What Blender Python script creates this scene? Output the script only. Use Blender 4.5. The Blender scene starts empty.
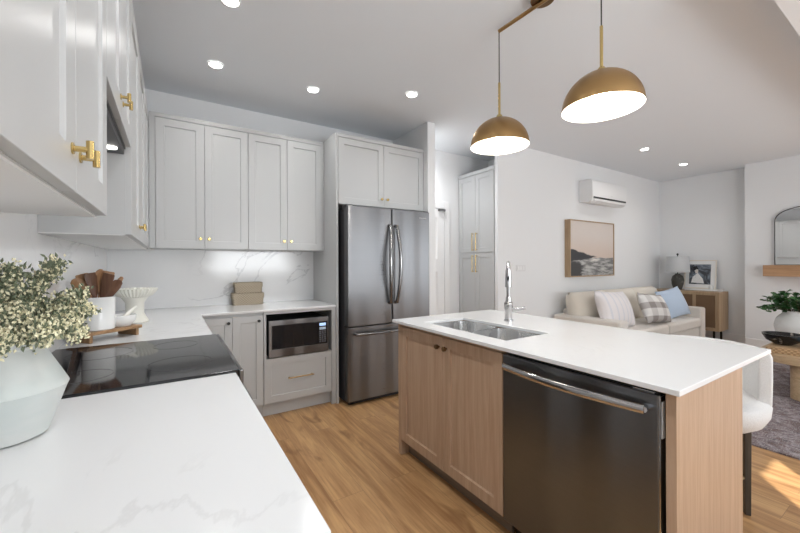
import bpy, bmesh, math, random
from mathutils import Vector, Matrix, Euler
random.seed(7)
PI = math.pi
sc = bpy.context.scene
col = sc.collection

# ------------------------------------------------------------------ camera
cam_d = bpy.data.cameras.new('camera'); cam = bpy.data.objects.new('camera', cam_d); col.objects.link(cam)
cam_d.sensor_width = 36.0; cam_d.lens = 359.5 / 800 * 36
cam_d.shift_y = -(266.5 - 263.4) / 800
cam_d.clip_start = 0.02
YAW, ROLL = 0.568, -0.004
cam.matrix_world = Matrix.Translation((0, 0, 1.297)) @ Matrix.Rotation(-YAW, 4, 'Z') @ Matrix.Rotation(PI/2, 4, 'X') @ Matrix.Rotation(ROLL, 4, 'Z')
sc.camera = cam
# ------------------------------------------------------------------ world, sun, window fill lamps, exposure
w = bpy.data.worlds.new('sky'); sc.world = w; w.use_nodes = True
bg = w.node_tree.nodes['Background']; bg.inputs[0].default_value = (0.86, 0.93, 1.0, 1); bg.inputs[1].default_value = 2.0
sc.view_settings.view_transform = 'Standard'; sc.view_settings.look = 'None'
sc.view_settings.gamma = 1; sc.view_settings.use_curve_mapping = False
sc.view_settings.exposure = 0.0
def lamp(name, kind, loc, energy, color=(1, 1, 1), direction=None, **kw):
    d = bpy.data.lights.new(name, kind); o = bpy.data.objects.new(name, d); col.objects.link(o)
    o.location = loc; d.energy = energy; d.color = color
    for k, v in kw.items(): setattr(d, k, v)
    if direction: o.rotation_euler = Vector(direction).to_track_quat('-Z', 'Y').to_euler()
    return o
SUN_DIR = (0.75, 0.66, -0.50)
lamp('sun', 'SUN', (-2, -5, 4), 13.0, (1, 0.95, 0.86), SUN_DIR, angle=0.006)
lamp('window_fill', 'AREA', (5.2, -2.32, 1.4), 27, (0.95, 0.98, 1.0), (0, 1, 0.3), shape='RECTANGLE', size=3.6, size_y=1.9)  # added area lamp outside an unseen window opening
lamp('window_fill', 'AREA', (1.75, -2.32, 1.45), 88, (0.95, 0.98, 1.0), (0, 1, 1.1), shape='RECTANGLE', size=1.9, size_y=1.0)  # added area lamp, tilted up to brighten the kitchen ceiling

# added fill spots, unseen: three continuing the downlight row, one brightening the nook
for p_ in ((0.36, 1.46), (0.36, 0.68), (0.36, -0.1)): lamp('kitchen_fill_spot', 'SPOT', (*p_, 2.78), 24, (0.97, 0.985, 1.0), (0, 0, -1), spot_size=2.6, spot_blend=1.0, shadow_soft_size=0.06)
lamp('nook_fill_spot', 'SPOT', (2.56, 3.48, 2.78), 55, (0.97, 0.985, 1.0), (0, 0, -1), spot_size=2.7, spot_blend=1.0, shadow_soft_size=0.06)

# ------------------------------------------------------------------ materials
def newmat(name):
    m = bpy.data.materials.new(name); m.use_nodes = True
    return m, m.node_tree, m.node_tree.nodes['Principled BSDF']
def plain(name, c, rough=0.5, metal=0.0, **kw):
    m, t, b = newmat(name)
    b.inputs['Base Color'].default_value = (*c, 1); b.inputs['Roughness'].default_value = rough; b.inputs['Metallic'].default_value = metal
    for k, v in kw.items(): b.inputs[k].default_value = v
    return m
class NT:
    def __init__(s, t): s.t = t; s.co = t.nodes.new('ShaderNodeTexCoord')
    def lk(s, a, b): s.t.links.new(a, b)
    def put(s, sock, v):
        if hasattr(v, 'is_output'): s.lk(v, sock)
        elif isinstance(v, tuple): sock.default_value = (*v, 1) if len(sock.default_value) == 4 else v
        else: sock.default_value = v
    def obj(s, scale=(1, 1, 1), rot=(0, 0, 0), loc=(0, 0, 0)):
        m = s.t.nodes.new('ShaderNodeMapping'); s.lk(s.co.outputs['Object'], m.inputs[0])
        m.inputs['Scale'].default_value = scale; m.inputs['Rotation'].default_value = rot; m.inputs['Location'].default_value = loc
        return m.outputs[0]
    def xyz(s):
        n = s.t.nodes.new('ShaderNodeSeparateXYZ'); s.lk(s.co.outputs['Object'], n.inputs[0]); return n.outputs
    def noise(s, vec, scale=5, detail=4, rough=0.5, dist=0):
        n = s.t.nodes.new('ShaderNodeTexNoise'); s.lk(vec, n.inputs['Vector'])
        n.inputs['Scale'].default_value = scale; n.inputs['Detail'].default_value = detail; n.inputs['Roughness'].default_value = rough; n.inputs['Distortion'].default_value = dist
        return n.outputs[0]
    def math(s, op, a, b=0.0, clamp=False):
        n = s.t.nodes.new('ShaderNodeMath'); n.operation = op; n.use_clamp = clamp
        s.put(n.inputs[0], a); s.put(n.inputs[1], b); return n.outputs[0]
    def ramp(s, f, a, b):     # smooth 0..1 between a and b
        n = s.t.nodes.new('ShaderNodeMapRange'); n.interpolation_type = 'SMOOTHSTEP'
        s.put(n.inputs[0], f); n.inputs[1].default_value = a; n.inputs[2].default_value = b; return n.outputs[0]
    def mix(s, f, c1, c2):
        n = s.t.nodes.new('ShaderNodeMix'); n.data_type = 'RGBA'
        s.put(n.inputs[0], f); s.put(n.inputs[6], c1); s.put(n.inputs[7], c2); return n.outputs[2]
    def bump(s, h, strength, bsdf, dist=0.01):
        n = s.t.nodes.new('ShaderNodeBump'); s.put(n.inputs['Height'], h); n.inputs['Strength'].default_value = strength; n.inputs['Distance'].default_value = dist
        s.lk(n.outputs[0], bsdf.inputs['Normal'])
def paint(name, c, rough=0.5, b=0.05):
    m, t, bs = newmat(name); n = NT(t)
    f = n.noise(n.obj(), 90, 2); bs.inputs['Base Color'].default_value = (*c, 1); bs.inputs['Roughness'].default_value = rough
    n.bump(f, b, bs, 0.002); return m
def wood(name, c1, c2, axis='z', scale=1.0, rough=0.45):
    m, t, b = newmat(name); n = NT(t)
    s = {'z': (22, 22, 1.1), 'y': (22, 1.1, 22), 'x': (1.1, 22, 22)}[axis]
    v = n.obj(tuple(k*scale for k in s))
    f1 = n.noise(v, 1.6, 6, 0.6, 0.6); f2 = n.noise(v, 7, 3, 0.6)
    f = n.math('ADD', n.math('MULTIPLY', f1, 0.7), n.math('MULTIPLY', f2, 0.3))
    n.lk(n.mix(n.ramp(f, 0.3, 0.72), c1, c2), b.inputs['Base Color']); b.inputs['Roughness'].default_value = rough
    n.bump(f, 0.08, b, 0.002); return m
def quartz(name, base, vein, amt=0.5, scale=1.3, rough=0.12, width=0.012, hatch=0.5):
    m, t, b = newmat(name); n = NT(t)
    v = n.obj((1, 0.75, 1), (0.3, 0.2, 0.5))
    a = n.noise(v, scale, 7, 0.58, 1.3); d = n.math('ABSOLUTE', n.math('SUBTRACT', a, 0.5))
    line = n.math('SUBTRACT', 1.0, n.ramp(d, 0.0, width))
    mask = n.ramp(n.noise(v, scale*0.9, 2), hatch - 0.05, hatch + 0.12)
    f = n.math('MULTIPLY', n.math('MULTIPLY', line, mask), amt)
    cloud = n.mix(n.math('MULTIPLY', n.ramp(n.noise(v, 2.5, 3), 0.4, 0.7), 0.25), base, tuple(x*0.93 for x in base))
    n.lk(n.mix(f, cloud, vein), b.inputs['Base Color']); b.inputs['Roughness'].default_value = rough; return m
def steel(name, c, rough=0.28, axis='z', aniso=0.0):
    m, t, b = newmat(name); n = NT(t)
    sc_ = {'z': (0.6, 0.6, 160), 'x': (160, 1, 1), 'y': (1, 160, 1)}[axis]
    f = n.noise(n.obj(sc_), 2, 2); g = n.noise(n.obj((3.4, 3.4, 0.12)), 1.5, 0)
    n.lk(n.math('ADD', n.math('ADD', n.math('MULTIPLY', f, 0.05), n.math('MULTIPLY', g, 0.10)), rough - 0.07), b.inputs['Roughness'])
    n.lk(n.mix(f, tuple(x*0.95 for x in c), tuple(x*1.05 for x in c)), b.inputs['Base Color']); b.inputs['Metallic'].default_value = 1.0
    n.bump(g, 0.55, b, 0.08); return m
def emit(name, c, s):
    m, t, b = newmat(name); b.inputs['Base Color'].default_value = (*c, 1)
    b.inputs['Emission Color'].default_value = (*c, 1); b.inputs['Emission Strength'].default_value = s; return m
def fabric(name, c, scale=300, b=0.35, var=0.9):
    m, t, bs = newmat(name); n = NT(t)
    f = n.noise(n.obj(), scale, 3)
    n.lk(n.mix(f, tuple(x*var for x in c), tuple(min(1, x*1.04) for x in c)), bs.inputs['Base Color'])
    bs.inputs['Roughness'].default_value = 0.95; bs.inputs['Sheen Weight'].default_value = 0.2
    n.bump(f, b, bs, 0.004); return m

M = {}
M['wall'] = paint('wall_paint', (0.80, 0.805, 0.81), 0.6)
M['ceiling'] = paint('ceiling_paint', (0.80, 0.83, 0.865), 0.8)
M['trim'] = plain('trim_paint', (0.83, 0.83, 0.83), 0.4)
M['cab'] = plain('cabinet_paint', (0.50, 0.505, 0.505), 0.30)
M['cabin'] = plain('cabinet_inside', (0.50, 0.51, 0.52), 0.5)
M['marble'] = quartz('backsplash_quartz', (0.80, 0.80, 0.80), (0.50, 0.50, 0.51), 0.65, 1.0, 0.13, 0.014, 0.47)
M['quartz'] = quartz('counter_quartz', (0.75, 0.755, 0.76), (0.60, 0.60, 0.60), 0.45, 1.3, 0.16, 0.016, 0.47)
M['quartz2'] = quartz('island_quartz', (0.76, 0.765, 0.77), (0.68, 0.68, 0.68), 0.35, 1.6, 0.2, 0.010, 0.5)
M['oak'] = wood('island_oak', (0.40, 0.265, 0.172), (0.52, 0.365, 0.255))
M['oaklight'] = wood('pale_oak', (0.45, 0.31, 0.18), (0.62, 0.46, 0.29), 'y')
M['mantel'] = wood('mantel_oak', (0.36, 0.20, 0.10), (0.56, 0.34, 0.19), 'y')
M['sideoak'] = wood('sideboard_oak', (0.33, 0.22, 0.13), (0.47, 0.34, 0.21))
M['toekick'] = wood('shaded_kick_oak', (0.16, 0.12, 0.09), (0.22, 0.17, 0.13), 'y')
M['stain'] = steel('brushed_steel', (0.215, 0.215, 0.22), 0.30, 'z')
M['darkstain'] = steel('dark_steel', (0.185, 0.195, 0.21), 0.32, 'z')
M['sinksteel'] = steel('sink_steel', (0.85, 0.85, 0.85), 0.27, 'y', 0.3)
M['chrome'] = plain('chrome', (0.50, 0.50, 0.51), 0.14, 1.0)
M['case'] = plain('dark_grey_case', (0.06, 0.06, 0.065), 0.4, 0.3)
M['black'] = plain('black_plastic', (0.012, 0.012, 0.013), 0.35)
M['glass'] = plain('black_glass', (0.012, 0.012, 0.014), 0.06)
M['ringmark'] = plain('burner_marking', (0.07, 0.07, 0.075), 0.12)
M['brass'] = plain('satin_brass', (0.58, 0.43, 0.18), 0.25, 1.0)
M['pbrass'] = steel('aged_brass', (0.40, 0.25, 0.11), 0.33, 'z')
M['bronze'] = plain('bronze', (0.20, 0.12, 0.06), 0.35, 1.0)
M['blackknob'] = plain('black_knob', (0.03, 0.028, 0.026), 0.4, 0.6)
M['darkchrome'] = plain('dark_handle_chrome', (0.30, 0.30, 0.305), 0.18, 1.0)
M['handlebr'] = plain('drawer_brass', (0.42, 0.29, 0.15), 0.35, 1.0)
M['white'] = plain('white_plastic', (0.82, 0.82, 0.82), 0.35)
M['ceramic'] = plain('white_ceramic', (0.82, 0.82, 0.81), 0.18)
M['cream'] = plain('cream_ceramic', (0.80, 0.79, 0.72), 0.35)
M['shadein'] = plain('white_enamel', (0.9, 0.9, 0.88), 0.5)
M['bulb'] = emit('lit_bulb', (1.0, 0.93, 0.82), 30)
M['led'] = emit('lit_downlight', (1.0, 0.97, 0.92), 18)
M['hoodled'] = emit('lit_hood_lamp', (1.0, 0.97, 0.92), 3)
M['display'] = emit('lit_display', (0.45, 0.65, 0.95), 0.7)
M['keys'] = plain('panel_keys', (0.12, 0.12, 0.13), 0.4)
M['cord'] = plain('black_cord', (0.02, 0.018, 0.016), 0.6)
M['boucle'] = fabric('boucle', (0.74, 0.74, 0.74), 160, 0.8, 0.85)
M['sofa'] = fabric('sofa_linen', (0.74, 0.69, 0.63))
M['sofaback'] = fabric('sofa_cushion_linen', (0.78, 0.72, 0.63))
M['pilwhite'] = fabric('white_pillow', (0.80, 0.75, 0.74))
M['pilblue'] = fabric('blue_pillow', (0.52, 0.63, 0.78))
M['shade'] = fabric('lamp_shade_linen', (0.54, 0.55, 0.56), 120, 0.2)
M['darkwood'] = wood('dark_stool_wood', (0.035, 0.03, 0.024), (0.075, 0.06, 0.045))
M['walnut'] = wood('walnut', (0.06, 0.032, 0.018), (0.14, 0.075, 0.04))
M['utwood'] = wood('utensil_wood', (0.30, 0.15, 0.07), (0.46, 0.26, 0.125))
M['utdark'] = wood('dark_utensil_wood', (0.085, 0.035, 0.018), (0.18, 0.08, 0.04))
M['riser'] = wood('riser_wood', (0.22, 0.12, 0.055), (0.40, 0.24, 0.12), 'x')
M['leaf'] = plain('green_leaf', (0.035, 0.12, 0.03), 0.4)
M['stem'] = plain('brown_stem', (0.12, 0.09, 0.05), 0.7)
M['greyleaf'] = plain('grey_green_leaf', (0.17, 0.20, 0.125), 0.6)
M['bloom'] = plain('cream_blossom', (0.84, 0.79, 0.56), 0.7)
M['mirror'] = plain('mirror_glass', (0.9, 0.9, 0.9), 0.02, 1.0)
M['socket'] = plain('socket_white', (0.74, 0.74, 0.74), 0.4)
M['page'] = plain('white_paper', (0.8, 0.8, 0.79), 0.6)
M['bluecover'] = plain('pale_blue_cover', (0.50, 0.62, 0.74), 0.5)

def m_floor():
    m, t, b = newmat('floor_planks'); n = NT(t)
    br = t.nodes.new('ShaderNodeTexBrick'); n.lk(n.obj((1, 1, 1), (0, 0, PI/2)), br.inputs['Vector'])
    for k, v in (('Scale', 1.0), ('Mortar Size', 0.0012), ('Mortar Smooth', 0.1), ('Bias', 0.0), ('Brick Width', 1.35), ('Row Height', 0.185)): br.inputs[k].default_value = v
    br.offset = 0.37
    br.inputs['Color1'].default_value = (0.0, 0.0, 0.0, 1); br.inputs['Color2'].default_value = (1, 1, 1, 1); br.inputs['Mortar'].default_value = (0.3, 0.3, 0.3, 1)
    v = n.obj((14, 0.9, 14)); warp = t.nodes.new('ShaderNodeVectorMath'); warp.operation = 'ADD'
    n.lk(v, warp.inputs[0]); n.lk(br.outputs['Color'], warp.inputs[1]); v = warp.outputs[0]
    g = n.noise(v, 1.1, 6, 0.62, 1.2); g2 = n.noise(v, 6, 3, 0.6)
    f = n.math('ADD', n.math('MULTIPLY', g, 0.75), n.math('MULTIPLY', g2, 0.25))
    c = n.mix(n.ramp(f, 0.30, 0.70), (0.27, 0.125, 0.045), (0.60, 0.36, 0.165))
    c = n.mix(n.math('MULTIPLY', br.outputs['Color'], 0.22), c, (0.60, 0.38, 0.19))
    kn = n.ramp(n.noise(n.obj((5, 1.6, 5)), 1.4, 3, 0.5, 0.8), 0.60, 0.74)
    c = n.mix(n.math('MULTIPLY', kn, 0.75), c, (0.21, 0.095, 0.035))
    c = n.mix(n.math('MULTIPLY', br.outputs['Fac'], 0.6), c, (0.16, 0.09, 0.045))
    n.lk(c, b.inputs['Base Color']); b.inputs['Roughness'].default_value = 0.38
    n.bump(f, 0.05, b, 0.002); return m
M['floor'] = m_floor()
def m_rug():
    m, t, b = newmat('rug_weave'); n = NT(t)
    a = n.noise(n.obj((1, 1, 1)), 5, 7, 0.7, 1.5); c = n.noise(n.obj((18, 4, 1)), 4, 5, 0.75); e = n.noise(n.obj((4, 30, 1)), 6, 4, 0.7)
    k = n.mix(n.ramp(a, 0.38, 0.62), (0.15, 0.095, 0.09), (0.36, 0.32, 0.33))
    k = n.mix(n.ramp(c, 0.46, 0.62), k, (0.10, 0.085, 0.10)); k = n.mix(n.math('MULTIPLY', n.ramp(e, 0.5, 0.68), 0.75), k, (0.47, 0.44, 0.43))
    n.lk(k, b.inputs['Base Color']); b.inputs['Roughness'].default_value = 1.0; n.bump(e, 0.5, b, 0.006); return m
M['rug'] = m_rug()
def m_plaid():
    m, t, b = newmat('plaid_weave'); n = NT(t); X, Y, Z = n.xyz()
    def band(s, p, off): return n.math('GREATER_THAN', n.math('SINE', n.math('ADD', n.math('MULTIPLY', s, 2*PI/p), off)), 0.15)
    f = n.math('ADD', n.math('MULTIPLY', band(Z, 0.19, 0.9), 0.62), n.math('MULTIPLY', band(X, 0.26, 0.4), 0.30))
    n.lk(n.mix(f, (0.80, 0.78, 0.76), (0.26, 0.225, 0.21)), b.inputs['Base Color']); b.inputs['Roughness'].default_value = 0.95
    n.bump(n.noise(n.obj(), 300, 2), 0.3, b, 0.003); return m
M['plaid'] = m_plaid()
def m_bluestripe():
    m, t, b = newmat('white_blue_stripe'); n = NT(t); X, Y, Z = n.xyz()
    f = n.math('GREATER_THAN', n.math('SINE', n.math('MULTIPLY', X, 2*PI/0.11)), 0.72)
    n.lk(n.mix(n.math('MULTIPLY', f, 0.35), (0.80, 0.76, 0.76), (0.52, 0.56, 0.66)), b.inputs['Base Color']); b.inputs['Roughness'].default_value = 0.95; return m
M['stripe'] = m_bluestripe()
def m_seascape():
    m, t, b = newmat('seascape_paint'); n = NT(t); X, Y, Z = n.xyz()
    nz = n.noise(n.obj((1, 1, 1)), 3.2, 5); st = n.noise(n.obj((2.2, 1, 14)), 2.2, 5, 0.65)
    z = n.math('ADD', Z, n.math('MULTIPLY', n.math('SUBTRACT', nz, 0.5), 0.10))
    sky = n.mix(n.ramp(n.math('ADD', Z, n.math('MULTIPLY', nz, 0.15)), -0.05, 0.32), (0.62, 0.51, 0.44), (0.64, 0.575, 0.53))
    sea = n.mix(n.ramp(st, 0.36, 0.66), (0.13, 0.13, 0.13), (0.50, 0.49, 0.47))
    c = n.mix(n.ramp(z, -0.135, -0.115), sea, sky)
    # dark headland tapering to the right, low dark rocks at the left
    h = n.math('SUBTRACT', n.math('MULTIPLY', n.math('SUBTRACT', 0.16, X), 0.14), n.math('ABSOLUTE', n.math('ADD', z, 0.105)))
    c = n.mix(n.math('MULTIPLY', n.ramp(h, 0.0, 0.02), n.ramp(X, 0.22, 0.12)), c, (0.045, 0.045, 0.05))
    r = n.math('MULTIPLY', n.ramp(n.math('ADD', X, n.math('MULTIPLY', st, 0.25)), -0.12, -0.2), n.ramp(z, -0.17, -0.22))
    c = n.mix(r, c, (0.05, 0.05, 0.052))
    c = n.mix(n.math('MULTIPLY', n.ramp(n.math('ABSOLUTE', n.math('ADD', z, 0.16)), 0.03, 0.0), n.ramp(n.math('ABSOLUTE', n.math('SUBTRACT', X, 0.05)), 0.16, 0.02)), c, (0.72, 0.68, 0.63))
    n.lk(c, b.inputs['Base Color']); b.inputs['Roughness'].default_value = 0.7; n.bump(st, 0.2, b, 0.003); return m
M['seascape'] = m_seascape()
def m_print():
    m, t, b = newmat('dark_print'); n = NT(t)
    X, Y, Z = n.xyz(); a = n.noise(n.obj((1, 1, 1)), 5, 5, 0.6, 1.0)
    c = n.mix(n.ramp(a, 0.42, 0.58), (0.045, 0.05, 0.06), (0.22, 0.26, 0.31))
    n.lk(c, b.inputs['Base Color']); b.inputs['Roughness'].default_value = 0.5; return m
M['print'] = m_print()
def m_vase():
    m, t, b = newmat('pale_green_glaze'); n = NT(t)
    f = n.noise(n.obj((1, 1, 3)), 4, 4)
    n.lk(n.mix(n.ramp(f, 0.35, 0.65), (0.55, 0.595, 0.58), (0.62, 0.635, 0.62)), b.inputs['Base Color']); b.inputs['Roughness'].default_value = 0.45
    n.bump(n.noise(n.obj(), 14, 3), 0.15, b, 0.01); return m
M['vase'] = m_vase()
def m_woven(name, c1, c2, sx, sz, rough=0.8):
    m, t, b = newmat(name); n = NT(t); X, Y, Z = n.xyz()
    s = n.math('ADD', X, Y)
    f = n.math('MULTIPLY', n.math('SINE', n.math('ADD', n.math('MULTIPLY', s, sx), n.math('MULTIPLY', n.noise(n.obj(), 20, 2), 6))), n.math('SINE', n.math('MULTIPLY', Z, sz)))
    n.lk(n.mix(n.ramp(f, -0.6, 0.6), c1, c2), b.inputs['Base Color']); b.inputs['Roughness'].default_value = rough
    n.bump(f, 0.5, b, 0.004); return m
M['basket'] = m_woven('seagrass', (0.28, 0.22, 0.15), (0.58, 0.50, 0.39), 260, 330)
M['cane'] = m_woven('woven_cane', (0.13, 0.075, 0.04), (0.24, 0.145, 0.08), 420, 420)
M['traywood'] = m_woven('woven_tray', (0.36, 0.22, 0.11), (0.58, 0.40, 0.23), 160, 200)
def m_stone(name, c1, c2, scale, dist=1.0, rough=0.3):
    m, t, b = newmat(name); n = NT(t); a = n.noise(n.obj(), scale, 6, 0.6, dist)
    n.lk(n.mix(n.ramp(a, 0.56, 0.68), c1, c2), b.inputs['Base Color']); b.inputs['Roughness'].default_value = rough; return m
M['blackmarble'] = m_stone('black_marble', (0.012, 0.012, 0.012), (0.33, 0.30, 0.27), 7, 2.0, 0.2)
M['lampbase'] = m_stone('charcoal_ceramic', (0.05, 0.048, 0.042), (0.13, 0.125, 0.11), 14, 0.5, 0.6)
M['whiteboard'] = m_stone('white_marble_board', (0.78, 0.78, 0.77), (0.55, 0.55, 0.56), 22, 1.0, 0.3)
M['roughwhite'] = m_stone('rough_white_ceramic', (0.78, 0.78, 0.77), (0.70, 0.69, 0.67), 12, 0.5, 0.6)
M['stool_brass'] = plain('stool_footrest', (0.55, 0.45, 0.28), 0.35, 1.0)

# ------------------------------------------------------------------ building helpers
def wl(o):
    v = Vector((0, 0, 0))
    while o: v += o.location; o = o.parent
    return v
class MB:
    def __init__(s, mat=None): s.bm = bmesh.new(); s.T = mat or Matrix.Identity(4)
    def v(s, p): return s.bm.verts.new(s.T @ Vector(p))
    def f(s, vs):
        try: return s.bm.faces.new(vs)
        except ValueError: return None
    def box(s, x0, x1, y0, y1, z0, z1):
        a = [s.v((x, y, z)) for z in (z0, z1) for x, y in ((x0, y0), (x1, y0), (x1, y1), (x0, y1))]
        for q in ((3, 2, 1, 0), (4, 5, 6, 7), (0, 1, 5, 4), (1, 2, 6, 5), (2, 3, 7, 6), (3, 0, 4, 7)): s.f([a[i] for i in q])
        return s
    def cells(s, xs, ys, z0, z1, skip):
        nx, ny = len(xs), len(ys)
        V = {(i, j, k): s.v((xs[i], ys[j], (z0, z1)[k])) for i in range(nx) for j in range(ny) for k in (0, 1)}
        inside = lambda i, j: 0 <= i < nx-1 and 0 <= j < ny-1 and (i, j) not in skip
        for i in range(nx-1):
            for j in range(ny-1):
                if not inside(i, j): continue
                for k in (0, 1): s.f([V[i, j, k], V[i+1, j, k], V[i+1, j+1, k], V[i, j+1, k]])
                for (di, dj, a, b) in ((-1, 0, (i, j), (i, j+1)), (1, 0, (i+1, j), (i+1, j+1)), (0, -1, (i, j), (i+1, j)), (0, 1, (i, j+1), (i+1, j+1))):
                    if not inside(i+di, j+dj): s.f([V[(*a, 0)], V[(*b, 0)], V[(*b, 1)], V[(*a, 1)]])
        return s
    def loft(s, loops, cap0=True, cap1=True, closed=True):
        L = [[s.v(p) for p in lp] for lp in loops]; n = len(L[0])
        for a, b in zip(L, L[1:]):
            for i in range(n if closed else n-1): s.f([a[i], a[(i+1) % n], b[(i+1) % n], b[i]])
        if cap0: s.f(L[0][::-1])
        if cap1: s.f(L[-1])
        return s
    def lathe(s, prof, c=(0, 0, 0), n=32, cap0=True, cap1=True, fl=0, fn=0):
        loops = []
        for r, z in prof:
            loops.append([(c[0] + r*(1+fl*math.cos(fn*2*PI*i/n))*math.cos(2*PI*i/n), c[1] + r*(1+fl*math.cos(fn*2*PI*i/n))*math.sin(2*PI*i/n), c[2] + z) for i in range(n)])
        return s.loft(loops, cap0, cap1)
    def tube(s, pts, r, n=10, caps=True, r1=None):
        P = [Vector(p) for p in pts]; loops = []; up = None
        for i, p in enumerate(P):
            d = (P[min(i+1, len(P)-1)] - P[max(i-1, 0)]).normalized()
            if up is None: up = Vector((0, 0, 1)) if abs(d.z) < 0.9 else Vector((1, 0, 0))
            a = d.cross(up); 
            if a.length < 1e-5: a = d.orthogonal()
            a.normalize(); b = a.cross(d).normalized(); up = b
            rr = r if r1 is None else r + (r1 - r)*i/(len(P)-1)
            loops.append([p + a*rr*math.cos(2*PI*k/n) + b*rr*math.sin(2*PI*k/n) for k in range(n)])
        return s.loft(loops, caps, caps)
    def cyl(s, p, q, r, n=20, r1=None): return s.tube([p, q], r, n, True, r1)
    def sphere(s, c, r, seg=16, rings=10, sc=(1, 1, 1)):
        prof = [(r*math.sin(PI*(i+.02)/(rings+.04)), -r*math.cos(PI*(i+.02)/(rings+.04))) for i in range(rings+1)]
        loops = [[(c[0]+sc[0]*a*math.cos(2*PI*k/seg), c[1]+sc[1]*a*math.sin(2*PI*k/seg), c[2]+sc[2]*z) for k in range(seg)] for a, z in prof]
        return s.loft(loops)
    def prism(s, poly, z0, z1):
        return s.loft([[(x, y, z0) for x, y in poly], [(x, y, z1) for x, y in poly]])
    def pillow(s, w, h, t, n=14, pinch=0.06, e=2.0):
        g = {}
        for side in (1, -1):
            for i in range(n+1):
                for j in range(n+1):
                    u, v = 2*i/n-1, 2*j/n-1
                    edge = i in (0, n) or j in (0, n)
                    if edge and side < 0: g[side, i, j] = g[1, i, j]; continue
                    k = 1 - pinch*(1 - abs(v)**2)*(abs(u)**4); k2 = 1 - pinch*(1 - abs(u)**2)*(abs(v)**4)
                    th = t/2*((1-abs(u)**e/1.0)**0.5 * (1-abs(v)**e)**0.5) if not edge else 0
                    g[side, i, j] = s.v((u*w/2*k, -side*th, v*h/2*k2))
        for side in (1, -1):
            for i in range(n):
                for j in range(n): s.f([g[side, i, j], g[side, i+1, j], g[side, i+1, j+1], g[side, i, j+1]])
        return s
    def build(s, name, mat, parent=None, bev=0.0, smooth=True, seg=2, ang=35):
        bm = s.bm
        bmesh.ops.recalc_face_normals(bm, faces=bm.faces)
        off = wl(parent) if parent else Vector((0, 0, 0))
        if off.length > 0: bmesh.ops.translate(bm, vec=-off, verts=bm.verts)
        me = bpy.data.meshes.new(name); bm.to_mesh(me); bm.free()
        me.materials.append(mat)
        if smooth:
            for p in me.polygons: p.use_smooth = True
            me.set_sharp_from_angle(angle=math.radians(ang))
        o = bpy.data.objects.new(name, me); col.objects.link(o)
        if parent: o.parent = parent
        if bev:
            b = o.modifiers.new('bevel', 'BEVEL'); b.width = bev; b.segments = seg; b.limit_method = 'ANGLE'; b.angle_limit = math.radians(40); b.harden_normals = True
        return o
def tag(o, label=None, cat=None, group=None, kind=None):
    if label: o['label'] = label
    if cat: o['category'] = cat
    if group: o['group'] = group
    if kind: o['kind'] = kind
    return o
def thing(name, loc, label, cat, group=None):
    o = bpy.data.objects.new(name, None); col.objects.link(o); o.location = loc; o.empty_display_size = 0.1
    return tag(o, label, cat, group)
def solo(mb, name, mat, label, cat, group=None, bev=0.0, **kw):       # a thing that is one mesh, origin at its base centre
    bm = mb.bm; xs = [v.co for v in bm.verts]
    c = Vector(((min(p.x for p in xs)+max(p.x for p in xs))/2, (min(p.y for p in xs)+max(p.y for p in xs))/2, min(p.z for p in xs)))
    bmesh.ops.translate(bm, vec=-c, verts=bm.verts)
    o = mb.build(name, mat, None, bev, **kw); o.location = c
    return tag(o, label, cat, group)
def struct(mb, name, mat, bev=0.0): return tag(mb.build(name, mat, None, bev), kind='structure')
def copy_tree(o, parent=None):
    c = o.copy(); col.objects.link(c)
    if parent: c.parent = parent
    for ch in list(o.children): copy_tree(ch, c)
    return c
def rrect(x0, x1, y0, y1, z, r, n=5):
    pts = []
    for cx, cy, a0 in ((x1-r, y1-r, 0), (x0+r, y1-r, PI/2), (x0+r, y0+r, PI), (x1-r, y0+r, 1.5*PI)):
        for k in range(n+1): pts.append((cx+r*math.cos(a0+PI/2*k/n), cy+r*math.sin(a0+PI/2*k/n), z))
    return pts
def face_mat(facing, pos):      # local (a along width, b outward, z up) -> world
    if facing == '-y': return Matrix(((1, 0, 0, 0), (0, -1, 0, pos), (0, 0, 1, 0), (0, 0, 0, 1)))
    if facing == '+x': return Matrix(((0, 1, 0, pos), (1, 0, 0, 0), (0, 0, 1, 0), (0, 0, 0, 1)))
    if facing == '-x': return Matrix(((0, -1, 0, pos), (1, 0, 0, 0), (0, 0, 1, 0), (0, 0, 0, 1)))
def shaker(facing, pos, a0, a1, z0, z1, parent, mat, name='door', stile=0.06, t=0.02, rec=0.008, g=0.0015):
    mb = MB(face_mat(facing, pos)); a0 += g; a1 -= g; z0 += g; z1 -= g; sl = 0.006
    R = lambda i, b: [(a0+i, b, z0+i), (a1-i, b, z0+i), (a1-i, b, z1-i), (a0+i, b, z1-i)]
    mb.loft([R(0, 0), R(0, t-0.001), R(0.001, t), R(stile, t), R(stile+sl*0.4, t-rec), ])
    return mb.build(name, mat, parent, smooth=False)
def knob(facing, pos, a, z, parent, mat, r=0.013):
    mb = MB(face_mat(facing, pos)); 
    mb.cyl((a, 0, z), (a, 0.014, z), r*0.45, 12); mb.tube([(a, 0.014, z), (a, 0.017, z), (a, 0.026, z), (a, 0.028, z)], r, 16)
    return mb.build('knob', mat, parent, 0.0015)
def tpull(facing, pos, a, z, parent, mat):
    mb = MB(face_mat(facing, pos)); mb.cyl((a, 0, z), (a, 0.003, z), 0.010, 14); mb.cyl((a, 0, z), (a, 0.024, z), 0.0052, 12); mb.cyl((a, 0.024, z-0.0155), (a, 0.024, z+0.0155), 0.0058, 14)
    return mb.build('pull', mat, parent)
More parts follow.
